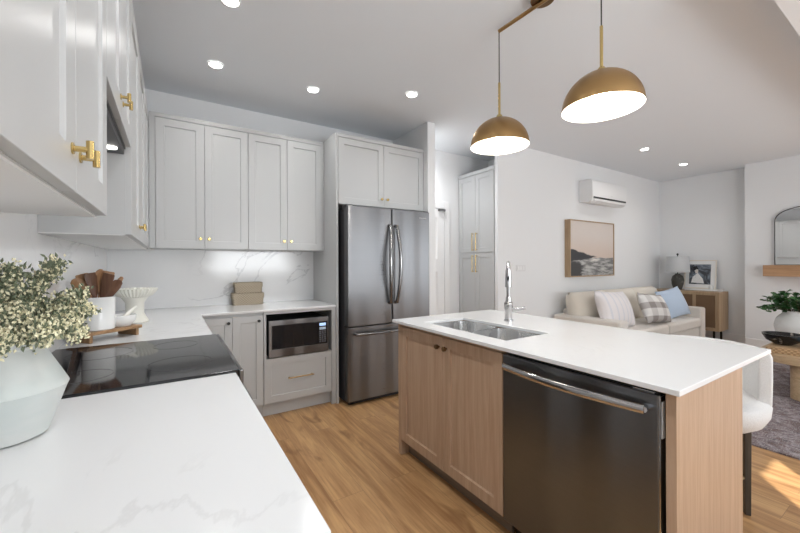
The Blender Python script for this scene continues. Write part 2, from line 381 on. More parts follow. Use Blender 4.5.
def barpull(facing, pos, p, q, parent, mat, out=0.03, r=0.005, name='handle'):   # p, q = (a, z)
    mb = MB(face_mat(facing, pos)); d = Vector((q[0]-p[0], q[1]-p[1])).normalized()*0.012
    mb.cyl((p[0]-d.x, out, p[1]-d.y), (q[0]+d.x, out, q[1]+d.y), r, 12)
    for e in (p, q): mb.cyl((e[0], 0, e[1]), (e[0], out, e[1]), r*0.9, 10)
    return mb.build(name, mat, parent)

# ------------------------------------------------------------------ the room
XL, YB, YA, XR, YF, HC = -0.45, 3.76, 3.06, 7.72, -2.2, 2.80
struct(MB().box(-0.6, 7.9, YF-0.15, 3.9, -0.1, 0), 'floor', M['floor'])
struct(MB().box(-0.6, 7.9, YF-0.15, 3.9, HC, HC+0.1), 'ceiling', M['ceiling'])
struct(MB().box(XL-0.12, XL, YF-0.15, 3.9, 0, HC), 'wall_left', M['wall'])
struct(MB().box(XL, 4.05, YB, YB+0.12, 0, HC), 'wall_back', M['wall'])
struct(MB().box(2.30, 2.40, YA-0.01, YB, 0, HC), 'wall_nook', M['wall'], 0.003)
struct(MB().box(3.375, XR+0.1, YA, YA+0.05, 0, HC), 'wall_living', M['wall'])
struct(MB().box(3.95, 4.05, YA+0.05, YB, 0, HC), 'wall_pantry', M['wall'])
struct(MB().box(XR, XR+0.12, YF-0.15, YA, 0, HC), 'wall_right', M['wall'])
struct(MB().box(7.48, XR, -0.6, 1.815, 0, HC), 'wall_fireplace', M['wall'])
struct(MB().box(2.3, 7.48, -0.35, 0.505, 2.60, HC), 'trim_1', M['trim'])
# front wall behind the camera; openings added to admit daylight and a sun streak
xs = [XL, -0.375, 0.095, 0.85, 2.65, 3.45, 6.95, XR]; zs = [0, 0.05, 0.5, 0.95, 1.9, 2.26, 2.35, HC]
holes = {(1, k) for k in (1, 2, 3, 4)} | {(3, 3)} | {(5, k) for k in (2, 3, 4, 5)}
fw = MB(Matrix(((1, 0, 0, 0), (0, 0, 1, 0), (0, 1, 0, 0), (0, 0, 0, 1)))); fw.cells(xs, zs, YF-0.12, YF, holes); struct(fw, 'wall_front', M['wall'])
for i, (a, b, c, d) in enumerate(((-0.375, 0.095, 0.05, 2.26), (0.85, 2.65, 0.95, 1.9), (3.45, 6.95, 0.5, 2.35))):
    mb = MB(); e = 0.02 if i == 0 else 0.05
    for q in ((a, a+e, c, d), (b-e, b, c, d), (a, b, c, c+e), (a, b, d-e, d)): mb.box(q[0], q[1], YF-0.08, YF-0.03, q[2], q[3])
    if i: mb.box((a+b)/2-0.025, (a+b)/2+0.025, YF-0.08, YF-0.03, c, d)
    struct(mb, 'window_%d' % (i+1), M['trim'])
def base(name, *b): struct(MB().box(*b), name, M['trim'], 0.003)
base('baseboard_living', 3.96, XR, YA-0.014, YA, 0, 0.13)
base('baseboard_right', XR-0.014, XR, 1.815, YA-0.014, 0, 0.13)
base('baseboard_fireplace', 7.466, 7.48, -0.6, 1.815, 0, 0.13)
# alcove door in the back wall beside the refrigerator
door = MB(face_mat('-y', YB)); 
d1 = bpy.data.objects.new('door_1', None); col.objects.link(d1); d1.location = (2.80, YB, 0); tag(d1, kind='structure')
mb = MB(face_mat('-y', YB))
R = lambda i, b: [(2.46+i, b, 0.01+i), (3.09-i, b, 0.01+i), (3.09-i, b, 2.02-i), (2.46+i, b, 2.02-i)]
mb.loft([R(0, 0.0), R(0, 0.02)]); mb.build('door_leaf', M['trim'], d1)
for (z0, z1) in ((0.16, 1.20), (1.34, 1.92)):
    mb = MB(face_mat('-y', YB-0.02)); R2 = lambda i, b: [(2.56+i, b, z0+i), (2.99-i, b, z0+i), (2.99-i, b, z1-i), (2.56+i, b, z1-i)]
    mb.loft([R2(0, 0), R2(0, 0.008), R2(0.012, 0.008), R2(0.022, 0.001)]); mb.build('door_panel', M['trim'], d1)
mb = MB(); mb.box(3.095, 3.18, YB-0.025, YB, 0, 2.12); mb.box(2.40, 3.095, YB-0.025, YB, 2.025, 2.12); mb.build('door_casing', M['trim'], d1, 0.004)
mb = MB(); mb.box(2.98, 3.09, YB-0.055, YB-0.026, 1.985, 2.015); mb.build('door_top_bar', M['stain'], d1, 0.004)  # grey steel bar across the top corner of the door
# quartz wall cladding
struct(MB().box(XL, 1.29, YB-0.015, YB, 0.915, 1.44), 'backsplash_back', M['marble'])
struct(MB().box(XL, XL+0.015, 1.0, YB-0.015, 0.915, 1.83), 'backsplash_left', M['marble'])

# ------------------------------------------------------------------ left and back base cabinets, counters
def carcass(mb, x0, x1, y0, y1, z0, z1): return mb.box(x0, x1, y0, y1, z0, z1)
def base_cab(loc, label): return thing('base_cabinet', loc, label, 'cabinet', None)
FXL = 0.145     # carcass face of left base run (doors add 2 cm)
bc = base_cab((-0.14, 0.95, 0), 'grey base cabinet under the near left counter, in front of the vase')
mb = MB(); mb.box(XL+0.001, FXL, 0.52, 1.375, 0.1, 0.895); mb.build('body', M['cab'], bc)
MB().box(XL+0.001, FXL-0.06, 0.52, 1.375, 0.001, 0.1).build('toe_kick', M['cab'], bc)
for a, b, kx in ((0.525, 0.95, 0.91), (0.95, 1.372, 0.99)):
    dr = shaker('+x', FXL, a, b, 0.11, 0.875, bc, M['cab']); knob('+x', FXL+0.02, kx, 0.82, dr, M['bronze'])
bc = base_cab((-0.14, 2.6, 0), 'grey base cabinet in the corner beyond the cooktop')
mb = MB(); mb.box(XL+0.001, FXL, 2.165, YB-0.016, 0.1, 0.895); mb.build('body', M['cab'], bc)
MB().box(XL+0.001, FXL-0.06, 2.165, YB-0.016, 0.001, 0.1).build('toe_kick', M['cab'], bc)
dr = shaker('+x', FXL, 2.17, 3.10, 0.11, 0.875, bc, M['cab']); knob('+x', FXL+0.02, 2.23, 0.82, dr, M['bronze'])
YC = 3.155      # carcass face of back base run
bc = base_cab((0.41, 3.45, 0), 'grey two-door base cabinet left of the microwave with dark knobs')
mb = MB(); mb.box(0.147, 0.652, YC, YB-0.016, 0.11, 0.895); mb.build('body', M['cab'], bc)
MB().box(0.147, 0.652, YC+0.045, YB-0.016, 0.001, 0.11).build('toe_kick', M['cab'], bc)
for a, b, kx in ((0.17, 0.414, 0.384), (0.414, 0.650, 0.612)):
    dr = shaker('-y', YC, a, b, 0.125, 0.872, bc, M['cab'], stile=0.055); k = knob('-y', YC-0.02, kx, 0.828, dr, M['blackknob'], 0.012)
mc = base_cab((0.96, 3.45, 0), 'grey base cabinet with an open microwave niche above one wide drawer')
mb = MB(); mb.box(0.654, 0.672, YC-0.018, YB-0.016, 0.11, 0.895); mb.box(1.252, 1.29, YC-0.018, YB-0.016, 0.001, 0.895)
mb.box(0.672, 1.252, YC, YB-0.016, 0.11, 0.498); mb.box(0.672, 1.252, YB-0.03, YB-0.016, 0.498, 0.895); mb.box(0.672, 1.252, YC-0.018, YB-0.03, 0.872, 0.895)
mb.build('body', M['cab'], mc)
MB().box(0.654, 1.252, YC+0.045, YB-0.016, 0.001, 0.11).build('toe_kick', M['cab'], mc)
dr = shaker('-y', YC, 0.655, 1.25, 0.125, 0.50, mc, M['cab'], 'drawer', 0.055)
barpull('-y', YC-0.02, (0.86, 0.318), (1.06, 0.318), dr, M['handlebr'], 0.03, 0.006)

solo(MB().box(XL+0.001, 0.194, 0.488, 1.383, 0.896, 0.915), 'countertop', M['quartz'], 'white veined quartz countertop in the left foreground under the pale vase', 'countertop', bev=0.004)
mb = MB(); mb.prism([(XL+0.001, 2.157), (0.194, 2.157), (0.194, 3.12), (1.289, 3.12), (1.289, YB-0.001), (XL+0.001, YB-0.001)], 0.896, 0.915)
solo(mb, 'countertop', M['quartz'], 'L-shaped white quartz countertop running into the back corner under the baskets', 'countertop', bev=0.004)

# ------------------------------------------------------------------ range with cooktop
rg = thing('range', (-0.1, 1.77, 0), 'black glass slide-in electric range set into the left counter', 'stove')
MB().box(-0.43, 0.17, 1.387, 2.153, 0.02, 0.895).build('body', M['case'], rg, 0.004)
mb = MB(); mb.box(-0.43, 0.205, 1.3835, 2.1565, 0.896, 0.923); ct = mb.build('cooktop', M['glass'], rg, 0.003)
for x, y, r in ((0.03, 1.60, 0.105), (0.02, 1.97, 0.085), (-0.25, 1.59, 0.08), (-0.25, 1.95, 0.11)):
    mb = MB(); mb.lathe([(r, 0), (r+0.003, 0), (r+0.003, 0.0006), (r, 0.0006), (r, 0)], (x, y, 0.9229), 48, False, False); mb.build('burner_ring', M['ringmark'], ct)
mb = MB(); mb.box(0.205, 0.219, 1.3835, 2.1565, 0.84, 0.921); mb.build('front_trim', M['stain'], rg, 0.004)
mb = MB(); mb.box(0.17, 0.205, 1.39, 2.15, 0.22, 0.83); mb.build('oven_door', M['darkstain'], rg, 0.005)
mb = MB(); mb.tube([(0.205, 1.43, 0.78), (0.245, 1.435, 0.78), (0.252, 1.46, 0.78), (0.252, 2.08, 0.78), (0.245, 2.105, 0.78), (0.205, 2.11, 0.78)], 0.011); mb.build('handle', M['stain'], rg)

# ------------------------------------------------------------------ left upper cabinets and hood
XU = -0.162     # carcass face, doors to -0.142
def upper_left(y0, y1, z0, splits, pulls, zp, label):
    t = thing('wall_cabinet', (-0.3, (y0+y1)/2, z0), label, 'cabinet')
    mb = MB(); mb.box(XL+0.016, XU, y0, y1, z0, 2.50); mb.build('body', M['cab'], t)
    MB().box(XU, XU+0.018, y0, y1, 2.472, 2.50).build('top_rail', M['cab'], t)
    MB().box(XL+0.016, XU-0.004, y0+0.004, y1-0.004, z0-0.004, z0).build('bottom_panel', M['trim'], t)  # lighter underside colour stands in for light bounced off the counter
    for i, (a, b) in enumerate(splits):
        d = shaker('+x', XU, a, b, z0, 2.468, t, M['cab'], stile=0.07)
        if pulls[i]: tpull('+x', XU+0.02, pulls[i], zp, d, M['brass'])
    return t
upper_left(0.15, 1.229, 1.425, [(0.15, 0.50), (0.50, 0.855), (0.855, 1.229)], [None, 0.822, 0.886], 1.497, 'grey wall cabinet nearest the camera, top left, with brass T pulls')
hc = upper_left(1.231, 1.929, 1.80, [(1.231, 1.58), (1.58, 1.929)], [1.545, 1.615], 1.87, 'short grey wall cabinet over the range hood')
upper_left(1.931, YB-0.016, 1.425, [(1.933, 2.42), (2.42, 2.905), (2.905, 3.40)], [2.385, 2.455, None], 1.50, 'grey wall cabinet on the left wall beyond the hood, reaching the corner')
hd = thing('range_hood', (-0.3, 1.58, 1.76), 'dark built-in range hood under the short left wall cabinet', 'range hood')
mb = MB(); mb.box(XL+0.02, -0.165, 1.24, 1.92, 1.765, 1.799); mb.build('body', M['case'], hd, 0.003)
mb = MB(); mb.box(-0.40, -0.20, 1.32, 1.72, 1.757, 1.765); mb.build('filter', M['darkstain'], hd, 0.002)
mb = MB(); mb.lathe([(0.022, 0), (0.022, 0.006)], (-0.2, 1.82, 1.759), 20); mb.build('lamp', M['hoodled'], hd)
MB().box(-0.172, -0.160, 1.236, 1.924, 1.788, 1.7995).build('front_lip', M['case'], hd, 0.002)

# ------------------------------------------------------------------ back upper cabinets
XD = [-0.100 + 0.3425*i for i in range(5)]
def upper_back(i, label):
    a, b = XD[i], XD[i+2]
    t = thing('wall_cabinet', ((a+b)/2, 3.6, 1.425), label, 'cabinet')
    mb = MB(); mb.box(a if i else -0.140, b if not i else 1.288, 3.443, YB-0.016, 1.425, 2.49); mb.build('body', M['cab'], t)
    mb = MB(); mb.box(a if i else -0.140, b if not i else 1.288, 3.425, 3.443, 2.467, 2.50)
    if not i: mb.box(-0.140, -0.101, 3.425, 3.443, 1.425, 2.467)
    else: mb.box(1.272, 1.288, 3.425, 3.443, 1.425, 2.467)
    mb.build('face_frame', M['cab'], t)
    for k in (0, 1):
        d = shaker('-y', 3.443, XD[i+k], XD[i+k+1], 1.427, 2.464, t, M['cab'])
        knob('-y', 3.423, XD[i+1] + (-0.032 if k == 0 else 0.032), 1.507, d, M['brass'], 0.012)
upper_back(0, 'left of the two grey double-door wall cabinets on the back wall')
upper_back(2, 'right of the two grey double-door wall cabinets on the back wall, beside the refrigerator surround')

# ------------------------------------------------------------------ refrigerator surround, cabinet over it
solo(MB().box(1.291, 1.312, 3.118, YB-0.001, 0.001, 2.515), 'side_panel', M['cab'], 'tall grey panel on the left flank of the refrigerator', 'panel', bev=0.001)
t = thing('wall_cabinet', (1.8, 3.4, 1.855), 'grey double-door cabinet above the refrigerator', 'cabinet')
MB().box(1.313, 2.298, 3.14, YB-0.001, 1.855, 2.51).build('body', M['cab'], t)
MB().box(1.313, 2.298, 3.12, 3.14, 2.482, 2.516).build('face_frame', M['cab'], t)
for a, b, kx in ((1.315, 1.803, 1.771), (1.803, 2.296, 1.837)):
    d = shaker('-y', 3.14, a, b, 1.857, 2.479, t, M['cab']); knob('-y', 3.12, kx, 1.934, d, M['brass'], 0.013)
fr = thing('refrigerator', (1.80, 3.3, 0), 'stainless steel french-door refrigerator with bottom freezer drawer', 'refrigerator')
MB().box(1.345, 2.262, 3.055, 3.72, 0.03, 1.80).build('case', M['case'], fr, 0.004)
MB().box(1.37, 2.24, 3.03, 3.055, 0.002, 0.05).build('base_grille', M['black'], fr)
XM = 1.809
def fdoor(a, b, z0, z1, name):
    mb = MB(); n = 12; F = []; Bk = []
    mb.loft([[(a, 3.05, z), (a, 2.985, z), (a+0.008, 2.976, z), (b-0.008, 2.976, z), (b, 2.985, z), (b, 3.05, z)] for z in (z0, z1)])
    return mb.build(name, M['stain'], fr, 0.003)
for a, b, s in ((1.34, XM-0.002, -1), (XM+0.002, 2.266, 1)):
    d = fdoor(a, b, 0.724, 1.823, 'door'); xh = XM + s*0.034
    pts = [(xh, 2.976, 1.66)] + [(xh + s*0.022*math.sin(PI*k/12), 2.94 - 0.035*math.sin(PI*k/12), 1.655 - (1.655-0.925)*k/12) for k in range(13)] + [(xh, 2.976, 0.92)]
    MB().tube(pts, 0.017, 12).build('handle', M['darkchrome'], d)
    if s > 0: MB().box(2.13, 2.22, 2.974, 2.977, 1.752, 1.764).build('badge', M['chrome'], d)
d = fdoor(1.34, 2.266, 0.045, 0.714, 'freezer_drawer')
MB().tube([(1.41, 2.976, 0.655), (1.41, 2.93, 0.655), (1.43, 2.92, 0.655), (1.81, 2.91, 0.655), (2.18, 2.92, 0.655), (2.20, 2.93, 0.655), (2.20, 2.976, 0.655)], 0.013, 12).build('handle', M['stain'], d)
for x in (1.37, 2.24): MB().box(x-0.03, x+0.03, 3.0, 3.09, 1.80, 1.835).build('hinge', M['case'], fr, 0.003)

# ------------------------------------------------------------------ microwave
mw = thing('microwave', (0.95, 3.35, 0.498), 'stainless and black countertop microwave in the open niche of the back base cabinets', 'microwave')
MB().box(0.692, 1.212, 3.145, 3.60, 0.51, 0.815).build('case', M['black'], mw, 0.004)
mb = MB(); mb.box(0.690, 1.214, 3.122, 3.145, 0.508, 0.575); mb.box(0.690, 1.214, 3.122, 3.145, 0.775, 0.817); mb.box(0.690, 0.715, 3.122, 3.145, 0.575, 0.775); mb.box(1.203, 1.214, 3.122, 3.145, 0.575, 0.775)
mb.build('front_frame', M['stain'], mw, 0.002)
MB().box(0.715, 1.112, 3.120, 3.144, 0.575, 0.775).build('door_window', M['glass'], mw, 0.002)
cp = MB().box(1.113, 1.203, 3.121, 3.144, 0.575, 0.775).build('control_panel', M['glass'], mw, 0.001)
MB().box(1.128, 1.188, 3.1195, 3.121, 0.737, 0.762).build('display', M['display'], cp)
mb = MB()
for i in range(3):
    for j in range(6): mb.box(1.126+i*0.023, 1.143+i*0.023, 3.1198, 3.121, 0.590+j*0.0185, 0.602+j*0.0185)
mb.build('keypad', M['keys'], cp)
MB().box(1.128, 1.188, 3.1196, 3.121, 0.703, 0.726).build('sticker', M['bluecover'], cp)
for x in (0.73, 1.17):
    for y in (3.2, 3.55): MB().cyl((x, y, 0.4985), (x, y, 0.512), 0.014, 12).build('foot', M['black'], mw)

# ------------------------------------------------------------------ island
ib = thing('island_cabinet', (1.62, 1.3, 0), 'oak kitchen island base with two shaker doors and a plain end panel', 'kitchen island')
mb = MB(); mb.box(1.33, 1.36, 1.165, 2.07, 0.10, 0.895); mb.box(1.36, 1.90, 1.165, 1.185, 0.10, 0.895); mb.box(1.36, 1.90, 1.185, 2.05, 0.10, 0.118); mb.build('body', M['oak'], ib)
mb = MB(); mb.box(1.312, 1.925, 0.476, 0.505, 0.001, 0.895); mb.box(1.905, 1.925, 0.505, 2.05, 0.001, 0.895); mb.build('end_panel', M['oak'], ib, 0.001)
mb = MB(); mb.box(1.312, 1.925, 2.05, 2.082, 0.001, 0.895); mb.build('end_panel', M['oak'], ib, 0.001)
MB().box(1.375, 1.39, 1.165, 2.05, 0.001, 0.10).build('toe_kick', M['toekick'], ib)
mb = MB(); mb.box(1.313, 1.33, 1.16, 2.05, 0.877, 0.895); mb.build('top_rail', M['oak'], ib)
for a, b, ky in ((1.603, 2.048, 1.635), (1.163, 1.603, 1.568)):
    d = shaker('-x', 1.33, a, b, 0.105, 0.875, ib, M['oak'], stile=0.058, rec=0.012); knob('-x', 1.31, ky, 0.815, d, M['bronze'], 0.014)
mb = MB(); mb.cells([1.271, 1.392, 1.735, 2.217], [0.453, 1.212, 1.892, 2.097], 0.896, 0.915, {(1, 1)})
solo(mb, 'countertop', M['quartz2'], 'thick white quartz top of the kitchen island holding the double sink', 'countertop', bev=0.003)
sk = thing('sink', (1.565, 1.55, 0.70), 'undermount stainless double-bowl sink in the island top', 'sink')
for y0, y1 in ((1.216, 1.543), (1.561, 1.888)):
    mb = MB(); x0, x1 = 1.396, 1.731
    mb.loft([rrect(x0+0.02, x1-0.02, y0+0.02, y1-0.02, 0.693, 0.04), rrect(x0-0.002, x1+0.002, y0-0.002, y1+0.002, 0.72, 0.05), rrect(x0-0.004, x1+0.004, y0-0.004, y1+0.004, 0.895, 0.05),
             rrect(x0, x1, y0, y1, 0.895, 0.05), rrect(x0+0.004, x1-0.004, y0+0.004, y1-0.004, 0.725, 0.05), rrect(x0+0.025, x1-0.025, y0+0.025, y1-0.025, 0.70, 0.04)])
    bowl = mb.build('bowl', M['sinksteel'], sk)
    mb = MB(); mb.lathe([(0.0, 0), (0.04, 0), (0.042, 0.003), (0.02, 0.004)], ((x0+x1)/2, (y0+y1)/2, 0.701), 24); mb.build('drain', M['chrome'], bowl)
MB().box(1.40, 1.727, 1.5475, 1.5565, 0.74, 0.885).build('divider', M['sinksteel'], sk, 0.006)
fc = thing('faucet', (1.872, 1.61, 0.915), 'chrome pull-down kitchen faucet behind the island sink', 'faucet')
fx, fy = 1.872, 1.61; dv = Vector((-0.76, -0.65, 0))
MB().lathe([(0.030, 0), (0.030, 0.008), (0.024, 0.012), (0.024, 0.075), (0.027, 0.08), (0.027, 0.12), (0.018, 0.13), (0.0155, 0.16)], (fx, fy, 0.9155), 24).build('body', M['chrome'], fc)
pts = [Vector((fx, fy, z)) for z in (1.07, 1.14, 1.20, 1.225)] + [Vector((fx, fy, 1.235)) + dv*(0.05*(1-math.cos(a))) + Vector((0, 0, 0.062*math.sin(a))) for a in [PI*k/10 for k in range(1, 11)]]
MB().tube(pts, 0.0125, 14).build('gooseneck', M['chrome'], fc)
e = pts[-1]
mb = MB(); mb.tube([e+Vector((0, 0, 0.02)), e-Vector((0, 0, 0.01)), e-Vector((0, 0, 0.02)), e-Vector((0, 0, 0.085)), e-Vector((0, 0, 0.09))], 0.0165, 16, True, 0.021); sh = mb.build('spray_head', M['chrome'], fc)
q = e - Vector((0, 0, 0.035)) + dv*0.0165
mb = MB(); mb.sphere(q, 0.012, 12, 8, (0.7, 0.7, 1.4)); mb.build('button', M['black'], sh)
mb = MB(); mb.tube([(fx+0.012, fy-0.014, 0.998), (fx+0.04, fy-0.045, 0.998), (fx+0.07, fy-0.08, 1.004)], 0.014, 12, True, 0.010); mb.build('lever', M['chrome'], fc)

# ------------------------------------------------------------------ dishwasher
dw = thing('dishwasher', (1.6, 0.835, 0), 'dark stainless dishwasher with a long curved bar handle in the island', 'dishwasher')
MB().box(1.345, 1.88, 0.523, 1.146, 0.09, 0.892).build('tub', M['black'], dw)
MB().box(1.38, 1.40, 0.523, 1.146, 0.002, 0.09).build('toe_kick', M['black'], dw)
mb = MB(); mb.box(1.302, 1.340, 0.521, 1.154, 0.105, 0.874); dd = mb.build('door', M['darkstain'], dw, 0.004)
MB().box(1.306, 1.338, 0.5165, 0.5205, 0.105, 0.872).build('edge_strip', M['chrome'], dd)
MB().box(1.315, 1.333, 0.515, 0.5165, 0.735, 0.852).build('label', M['page'], dd)
mb = MB(); mb.box(1.310, 1.338, 0.60, 1.10, 0.874, 0.879); mb.build('control_strip', M['black'], dd)
MB().box(1.312, 1.330, 0.535, 0.60, 0.874, 0.879).build('latch_plate', M['chrome'], dd)
n = 16; yy = lambda k: 0.550 + (1.130-0.550)*k/n
mb = MB(); mb.tube([(1.302, 0.56, 0.826), (1.275, 0.553, 0.826)] , 0.011); mb.tube([(1.302, 1.12, 0.826), (1.275, 1.127, 0.826)], 0.011)
lp = []
for k in range(n+1):
    bow = 0.032*math.sin(PI*k/n); y = yy(k)
    lp.append([(1.276 - bow + 0.008*math.cos(2*PI*j/12), y, 0.826 + 0.015*math.sin(2*PI*j/12)) for j in range(12)])
mb.loft(lp); mb.build('handle', M['chrome'], dd)

# ------------------------------------------------------------------ counter stool
st = thing('counter_stool', (0, 0, 0), 'white boucle counter stool with dark legs at the near end of the island', 'stool')
mb = MB(); N = 26; loops = []
for k in range(N+1):
    a = math.radians(-108 + 200*k/N); ca, sa = math.cos(a), math.sin(a)
    loops.append([(r*ca, r*sa, z) for r, z in ((0.225, 0.60), (0.284, 0.585), (0.287, 0.70), (0.287, 0.83), (0.277, 0.855), (0.247, 0.855), (0.237, 0.83), (0.232, 0.63))])
mb.loft(loops); mb.build('backrest', M['boucle'], st, 0.012, ang=60, seg=3)
mb = MB(); mb.lathe([(0.10, 0.462), (0.19, 0.464), (0.222, 0.475), (0.258, 0.50), (0.281, 0.545), (0.2855, 0.588), (0.272, 0.605), (0.23, 0.614), (0.15, 0.618), (0.01, 0.62)], (0, 0, 0), 44); mb.build('seat', M['boucle'], st, ang=60)
for k in range(4):
    a = math.radians(-88 + 90*k); ca, sa = math.cos(a), math.sin(a)
    P = lambda r, t, z: (r*ca - t*sa, r*sa + t*ca, z)
    mb = MB(); mb.loft([[P(0.19, -0.019, 0.002), P(0.215, -0.019, 0.002), P(0.215, 0.019, 0.002), P(0.19, 0.019, 0.002)], [P(0.185, -0.028, 0.466), P(0.215, -0.028, 0.466), P(0.215, 0.028, 0.466), P(0.185, 0.028, 0.466)]])
    mb.build('leg', M['darkwood'], st, 0.003)
for k in range(4):
    a, b = math.radians(-88 + 90*k), math.radians(2 + 90*k)
    MB().cyl((0.2*math.cos(a), 0.2*math.sin(a), 0.19), (0.2*math.cos(b), 0.2*math.sin(b), 0.19), 0.008, 10).build('footrest', M['stool_brass'], st)
st.location = (2.39, 0.775, 0); st.rotation_euler.z = math.radians(30)

# ------------------------------------------------------------------ pantry
pt = thing('pantry_cabinet', (3.66, 3.43, 0), 'tall grey pantry cabinet with brass bar handles past the refrigerator', 'cabinet')
MB().box(3.382, 3.945, 3.112, YB-0.002, 0.001, 2.50).build('body', M['cab'], pt)
MB().box(3.362, 3.382, 3.112, YB-0.002, 2.455, 2.50).build('top_rail', M['cab'], pt); MB().box(3.372, 3.382, 3.112, YB-0.002, 0.001, 0.10).build('toe_kick', M['cab'], pt)
for z0, z1, h0, h1 in ((1.435, 2.45, 1.47, 1.68), (0.105, 1.43, 1.19, 1.39)):
    for a, b, hy in ((3.115, 3.432, 3.40), (3.432, 3.752, 3.465)):
        d = shaker('-x', 3.382, a, b, z0, z1, pt, M['cab']); barpull('-x', 3.362, (hy, h0), (hy, h1), d, M['brass'], 0.032, 0.006)

# ------------------------------------------------------------------ pendant light over the island
pl = thing('pendant_light', (1.77, 1.27, HC), 'brass ceiling fixture with two dome shades hanging over the island', 'pendant lamp')
MB().lathe([(0.062, -0.028), (0.065, -0.024), (0.065, -0.001)], (1.77, 1.27, HC), 28).build('canopy', M['bronze'], pl)
for (x, y, zr) in ((1.76, 1.58, 2.035), (1.78, 0.95, 2.05)):
    MB().tube([(1.77, 1.27, HC-0.034), (x, y, HC-0.034)], 0.011, 12).build('arm', M['pbrass'], pl)
    h = 0.178; R = 0.18; c = (x, y, zr); n = 14
    mb = MB(); prof = [(R, 0)] + [(R*math.cos(a) if a < PI/2-0.01 else 0.012, h*math.sin(a)) for a in [PI/2*k/n for k in range(1, n)]] + [(0.016, h)]
    mb.lathe(prof, c, 56, False, True); dm = mb.build('shade', M['pbrass'], pl, ang=60)
    mb = MB(); prof = [(R-0.001, 0.0005)] + [((R-0.004)*math.cos(a) if a < PI/2-0.01 else 0.012, (h-0.004)*math.sin(a)) for a in [PI/2*k/n for k in range(1, n)]] + [(0.014, h-0.004)]
    mb.lathe(prof, c, 56, False, True); mb.build('lining', M['shadein'], dm, ang=60)
    MB().lathe([(0.02, 0), (0.024, 0.004), (0.016, 0.02), (0.010, 0.026)], (x, y, zr+h), 20).build('finial', M['brass'], pl)
    MB().cyl((x, y, zr+h+0.02), (x, y, zr+h+0.225), 0.0075, 12).build('stem', M['brass'], pl)
    MB().cyl((x, y, zr+h+0.225), (x, y, HC-0.04), 0.0032, 8).build('cord', M['cord'], pl)
    MB().cyl((x, y, zr+h-0.005), (x, y, zr+h-0.05), 0.02, 14).build('socket', M['brass'], pl)
    MB().sphere((x, y, zr+0.055), 0.045, 18, 12).build('bulb', M['bulb'], pl)
    lamp('pendant_glow', 'POINT', (x, y, zr+0.0), 5, (1, 0.95, 0.87), shadow_soft_size=0.05)

# ------------------------------------------------------------------ recessed downlights
spots = [((0.29, 3.02), 'recessed ceiling light nearest the left back corner'), ((1.04, 3.01), 'recessed ceiling light above the microwave side of the back counter'), ((1.81, 2.63), 'recessed ceiling light in front of the refrigerator'),
         ((0.292, 2.24), 'recessed ceiling light above the cooktop, cut by the photo top'), ((5.30, 2.27), 'recessed ceiling light over the sofa, nearer the pendants'), ((6.62, 2.30), 'recessed ceiling light nearest the far living room corner')]
led_proto = None
for (x, y), lab in spots:
    if led_proto is None:
        t = thing('ceiling_light', (0, 0, 0), lab, 'ceiling light', 'recessed ceiling lights')
        MB().lathe([(0.036, -0.001), (0.045, -0.008), (0.055, -0.004), (0.055, 0.0)], (0, 0, 0), 32, False, False).build('trim_ring', M['white'], t)
        MB().lathe([(0.0445, -0.0075), (0.0445, -0.002)], (0, 0, 0), 32).build('lens', M['led'], t)
        led_proto = t
    else: t = copy_tree(led_proto); t['label'] = lab
    t.location = (x, y, HC-0.0005)
    lamp('downlight_beam', 'SPOT', (x, y, HC-0.02), 20, (0.99, 0.985, 0.97), (0, 0, -1), spot_size=2.5, spot_blend=1.0, shadow_soft_size=0.05)

# ------------------------------------------------------------------ counter decor
v = thing('vase', (-0.315, 1.14, 0.915), 'large pale green angular vase on the near left counter', 'vase')
prof = [(0.066, 0.0), (0.076, 0.004), (0.108, 0.100), (0.111, 0.107), (0.108, 0.114), (0.072, 0.188), (0.068, 0.196), (0.074, 0.212), (0.070, 0.214), (0.062, 0.198), (0.064, 0.185), (0.10, 0.108), (0.06, 0.012)]
MB().lathe(prof, (-0.315, 1.14, 0.9155), 56).build('body', M['vase'], v)
mb = MB(); a0 = math.radians(-112)
pts = [(-0.315+(0.086+0.026*math.sin(PI*k/8))*math.cos(a0), 1.14+(0.086+0.026*math.sin(PI*k/8))*math.sin(a0), 0.915+0.14+0.045*k/8) for k in range(9)]
mb.tube(pts, 0.009, 10); mb.build('handle', M['vase'], v)
